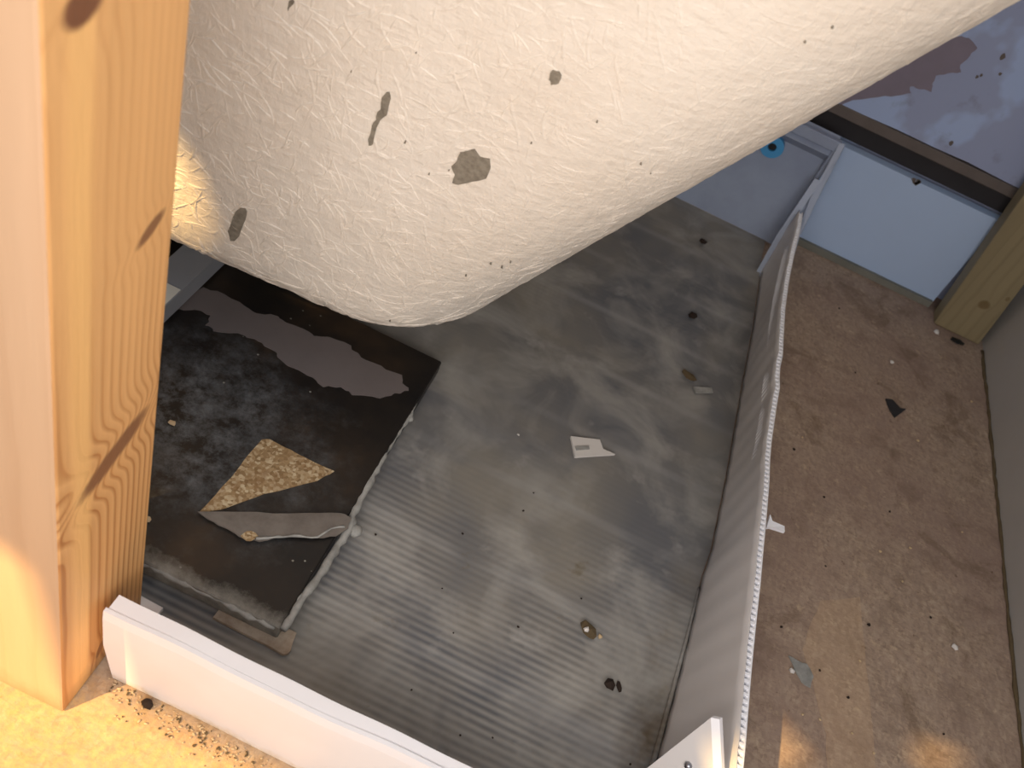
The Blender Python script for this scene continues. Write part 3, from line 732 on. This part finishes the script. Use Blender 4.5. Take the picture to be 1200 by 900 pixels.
# ------------------------------------------------------------------ loose bits
def chunk(name, mat, px, py, z, size, label, cat, group=None, flat=0.5, seed=0, stretch=1.0, rz=0.0):
    r = random.Random(seed * 31 + int(px * 7 + py)); bm = bmesh.new()
    bmesh.ops.create_icosphere(bm, subdivisions=1, radius=size)
    for v in bm.verts:
        v.co *= r.uniform(0.65, 1.2); v.co.z *= flat; v.co.x *= stretch
    mz = min(v.co.z for v in bm.verts)
    bm.transform(Matrix.Rotation(rz, 4, 'Z') @ Matrix.Translation((0, 0, -mz)))
    o = link(name, bm, mat); p = at_z(px, py, z); o.location = (p.x, p.y, z + 0.0002)
    return tag(o, label, cat, group)
LZ = 0.0053
# white tile chip lying on the liner
q = [at_z(x, y, LZ + 0.003) for x, y in ((669, 511), (703, 515), (707, 526), (721, 532), (674, 535))]
bm = bmesh.new(); plate(bm, q, Vector((0, 0, -0.0028))); o = link('plaster_chip', bm, MAT['crumb_white']); recenter(o, q[0].lerp(q[3], .5) * 1.0)
tag(o, 'flat off white plaster chip lying alone in the middle of the grey liner', 'chip')
q = [at_z(x, y, LZ + 0.0042) for x, y in ((674, 523), (690, 522), (691, 526), (676, 527))]
bm = bmesh.new(); plate(bm, q, Vector((0, 0, -0.0012))); link('grey_mark', bm, MAT['mastic'], o).matrix_parent_inverse = o.matrix_world.inverted() if False else Matrix.Translation(-o.location)
chunk('bark_bit', MAT['crumb_brown'], 807, 443, LZ, 0.008, 'brown bark sliver on the liner near the side flap', 'sliver', flat=.35, stretch=1.7, rz=-.2)
q = [at_z(x, y, LZ + 0.002) for x, y in ((813, 453), (834, 454), (836, 460), (816, 460))]
bm = bmesh.new(); plate(bm, q, Vector((0, 0, -0.0018))); o = link('paper_scrap', bm, MAT['mastic']); recenter(o, q[0]); tag(o, 'pale scrap beside the brown bark sliver near the side flap', 'scrap')
chunk('seed_pod', MAT['crumb_dark'], 712, 804, LZ, 0.0062, 'dark brown oval seed lying on the front of the grey liner', 'seed', flat=.7, stretch=1.0)
chunk('twig_bit', MAT['crumb_dark'], 725, 806, LZ, 0.0025, 'tiny thin dark twig beside the dark brown seed', 'twig', flat=.5, stretch=2.4, rz=-1.1)
chunk('dirt_clump', MAT['crumb_brown'], 690, 741, LZ, 0.0075, 'brown dirt clump with pale flecks, behind the dark seed on the liner', 'dirt', flat=.35, stretch=1.5, rz=-.4)
chunk('pale_grain', MAT['crumb_white'], 686, 739, LZ + .004, 0.0028, 'pale grain lying on the brown dirt clump', 'crumb', flat=.7)
chunk('pale_grain', MAT['crumb_wood'], 703, 747, LZ, 0.0026, 'pale grain at the right end of the brown dirt clump', 'crumb', flat=.7)
chunk('black_crumb', MAT['crumb_dark'], 822, 286, LZ, 0.007, 'black crumb on the far liner under the bathtub edge, nearest the far flap', 'crumb', flat=.6)
chunk('black_crumb', MAT['crumb_dark'], 811, 372, LZ, 0.0065, 'black crumb on the liner in front of the farthest black crumb', 'crumb', flat=.6, rz=1.0, stretch=1.3)
chunk('black_crumb', MAT['crumb_dark'], 173, 827, 0.0, 0.0055, 'black crumb on the sunny chipboard in front of the post', 'crumb', flat=.8)
ORD = ['first', 'second', 'third', 'fourth', 'fifth', 'sixth', 'seventh', 'eighth', 'ninth', 'tenth', 'eleventh', 'twelfth', 'thirteenth', 'fourteenth']
chunk('liner_grit', MAT['crumb_white'], 607, 510, LZ, .0016, 'tiny white speck on the liner left of the plaster chip', 'grit')
for i, (x, y) in enumerate(sorted(((625, 578), (613, 599), (681, 702), (607, 735), (482, 809), (539, 862), (577, 865), (531, 742), (518, 690), (440, 627), (542, 626), (738, 896)), key=lambda q: q[1])):
    chunk('liner_grit', MAT['crumb_dark'], x, y, LZ, rnd.uniform(.0009, .0015), 'tiny dark grit on the liner, %s from the far end of the bare stretch' % ORD[i], 'grit', 'dark grit on the liner')
chunk('wood_fleck', MAT['crumb_wood'], 202, 497, BZT, 0.003, 'small yellowish wood fleck on the dark far half of the black board', 'chip', flat=.4, stretch=1.4)
chunk('wood_fleck', MAT['crumb_wood'], 172, 609, BZT, 0.0034, 'small pale wood fleck on the black board right beside the pine post', 'chip', flat=.4, stretch=1.6)
chunk('white_crumb', MAT['crumb_white'], 1096, 391, 0, 0.0048, 'white plaster crumb at the foot of the treated stud', 'crumb', flat=.8)
chunk('white_crumb', MAT['crumb_white'], 1117, 759, 0, 0.003, 'long white crumb alone on the brown floor near the right wall', 'crumb', flat=.7, stretch=1.4, rz=-.8)
chunk('white_crumb', MAT['crumb_white'], 1044, 426, 0, 0.0035, 'white crumb on the brown floor midway between flap and stud', 'crumb', flat=.7)
chunk('white_crumb', MAT['crumb_white'], 927, 787, 0, 0.0032, 'white crumb by the grey dust smear beside the side flap', 'crumb', flat=.7)
chunk('blue_grit', MAT['black'], 1122, 402, 0, 0.007, 'dark grit heap between the treated stud and the right wall', 'grit', flat=.35, stretch=1.8, rz=.1)
q = [at_z(x, y, 0.002) for x, y in ((1038, 467), (1046, 468), (1055, 478), (1062, 479), (1049, 489), (1043, 480))]
bm = bmesh.new(); plate(bm, q, Vector((0, 0, -0.0017))); o = link('slate_shard', bm, MAT['dark_batten']); recenter(o, q[0]); tag(o, 'dark grey pointed shard on the brown floor', 'shard')
q = ragged([at_z(x, y, 0.0012) for x, y in ((925, 768), (936, 775), (945, 777), (953, 792), (949, 806), (940, 800), (934, 788))], .0008, 2)
bm = bmesh.new(); plate(bm, q, Vector((0, 0, -0.001))); o = link('plaster_smear', bm, MAT['mastic']); recenter(o, q[0]); tag(o, 'grey plaster dust smear on the brown floor beside the side flap', 'smear')
for i, (x, y) in enumerate(sorted(((930, 527), (965, 583), (1042, 600), (1090, 724), (960, 786), (993, 818), (1105, 861), (983, 362), (1002, 437), (915, 735), (1017, 733), (967, 664)), key=lambda q: q[1])):
    chunk('dark_speck', MAT['crumb_dark'], x, y, 0, rnd.uniform(.0013, .002), 'tiny dark speck on the brown floor, %s counted from the far wall' % ORD[i], 'crumb', 'dark specks on the brown floor', flat=.7)
for i, (x, y) in enumerate(sorted(((940, 513), (1075, 517), (940, 838), (998, 860), (1023, 883), (1138, 471), (1031, 647), (1066, 643), (1127, 624), (960, 844), (1007, 775), (1057, 682)), key=lambda q: q[1])):
    chunk('pale_chip', MAT['crumb_wood'], x, y, 0, rnd.uniform(.0012, .002), 'tiny pale chip on the brown floor, %s counted from the far wall' % ORD[i], 'crumb', 'pale chips on the brown floor', flat=.7)
# sawdust and grit heaped along the foot of the front flap: too fine to count
bm = bmesh.new()
for i in range(260):
    t = rnd.random(); x = 128 + 215 * t; y = 790 + 116 * t + abs(rnd.gauss(0, 1)) * 20 + rnd.uniform(0, 8)
    if y > 920 or y > 838 + (x - 75) * 1.4 or x < 160 - (y - 712) * .6: continue
    p = at_z(x, y, 0.0008); sz = rnd.uniform(.0003, .0010)
    if p.y > 0.2805: continue
    bmesh.ops.create_icosphere(bm, subdivisions=1, radius=sz, matrix=Matrix.Translation(p) @ Matrix.Rotation(rnd.uniform(0, 3), 4, 'Z') @ Matrix.Diagonal((rnd.uniform(.8, 2.2), 1, .6, 1)))
o = link('sawdust', bm, [MAT['crumb_wood'], MAT['crumb_brown']]); o['kind'] = 'stuff'
for i, p in enumerate(o.data.polygons): p.material_index = 1 if (i // 80) % 3 == 0 else 0
recenter(o, at_z(230, 850, 0)); tag(o, 'fine sawdust and dirt along the foot of the white front flap', 'sawdust')

# ------------------------------------------------------------------ added unseen wall, holes shaped to throw the sun patches (behind the camera, to the left)
WY = -1.2
def to_wall(p): return p - SUN_DIR * ((p.y - WY) / SUN_DIR.y)
holes = []
fz = lambda x, y: Vector((x, y, 0.0))
holes.append([fz(-0.60, 0.05), fz(0.0, 0.05), fz(-0.02, 0.272), fz(-0.165, 0.274), fz(-0.075, 0.44), fz(-0.22, 0.44), fz(-0.36, 0.24)])
holes.append([at_z(x, y, 0) for x, y in ((889, 838), (905, 846), (925, 868), (958, 905), (885, 912))])
holes.append([at_z(x, y, 0) for x, y in ((1063, 869), (1100, 878), (1150, 902), (1085, 906))])
holes.append([on_bath(x, y, 0.0) for x, y in ((150, 130), (196, 152), (226, 185), (240, 225), (248, 262), (232, 290), (205, 280), (165, 262))])
bm = bmesh.new()
def loop(pts):
    v = [bm.verts.new(p) for p in pts]
    for i in range(len(v)): bm.edges.new((v[i], v[(i + 1) % len(v)]))
loop([Vector((-3.2, WY, 0)), Vector((0.25, WY, 0)), Vector((0.25, WY, 2.9)), Vector((-3.2, WY, 2.9))])
for hp in holes: loop([to_wall(p) for p in hp])
bmesh.ops.triangle_fill(bm, edges=bm.edges[:], use_beauty=True, use_dissolve=False)
g = bmesh.ops.extrude_face_region(bm, geom=bm.faces[:])
bmesh.ops.translate(bm, vec=(0, 0.006, 0), verts=[e for e in g['geom'] if isinstance(e, bmesh.types.BMVert)])
struct(link('sun_mask_wall', bm, MAT['sun_mask']))
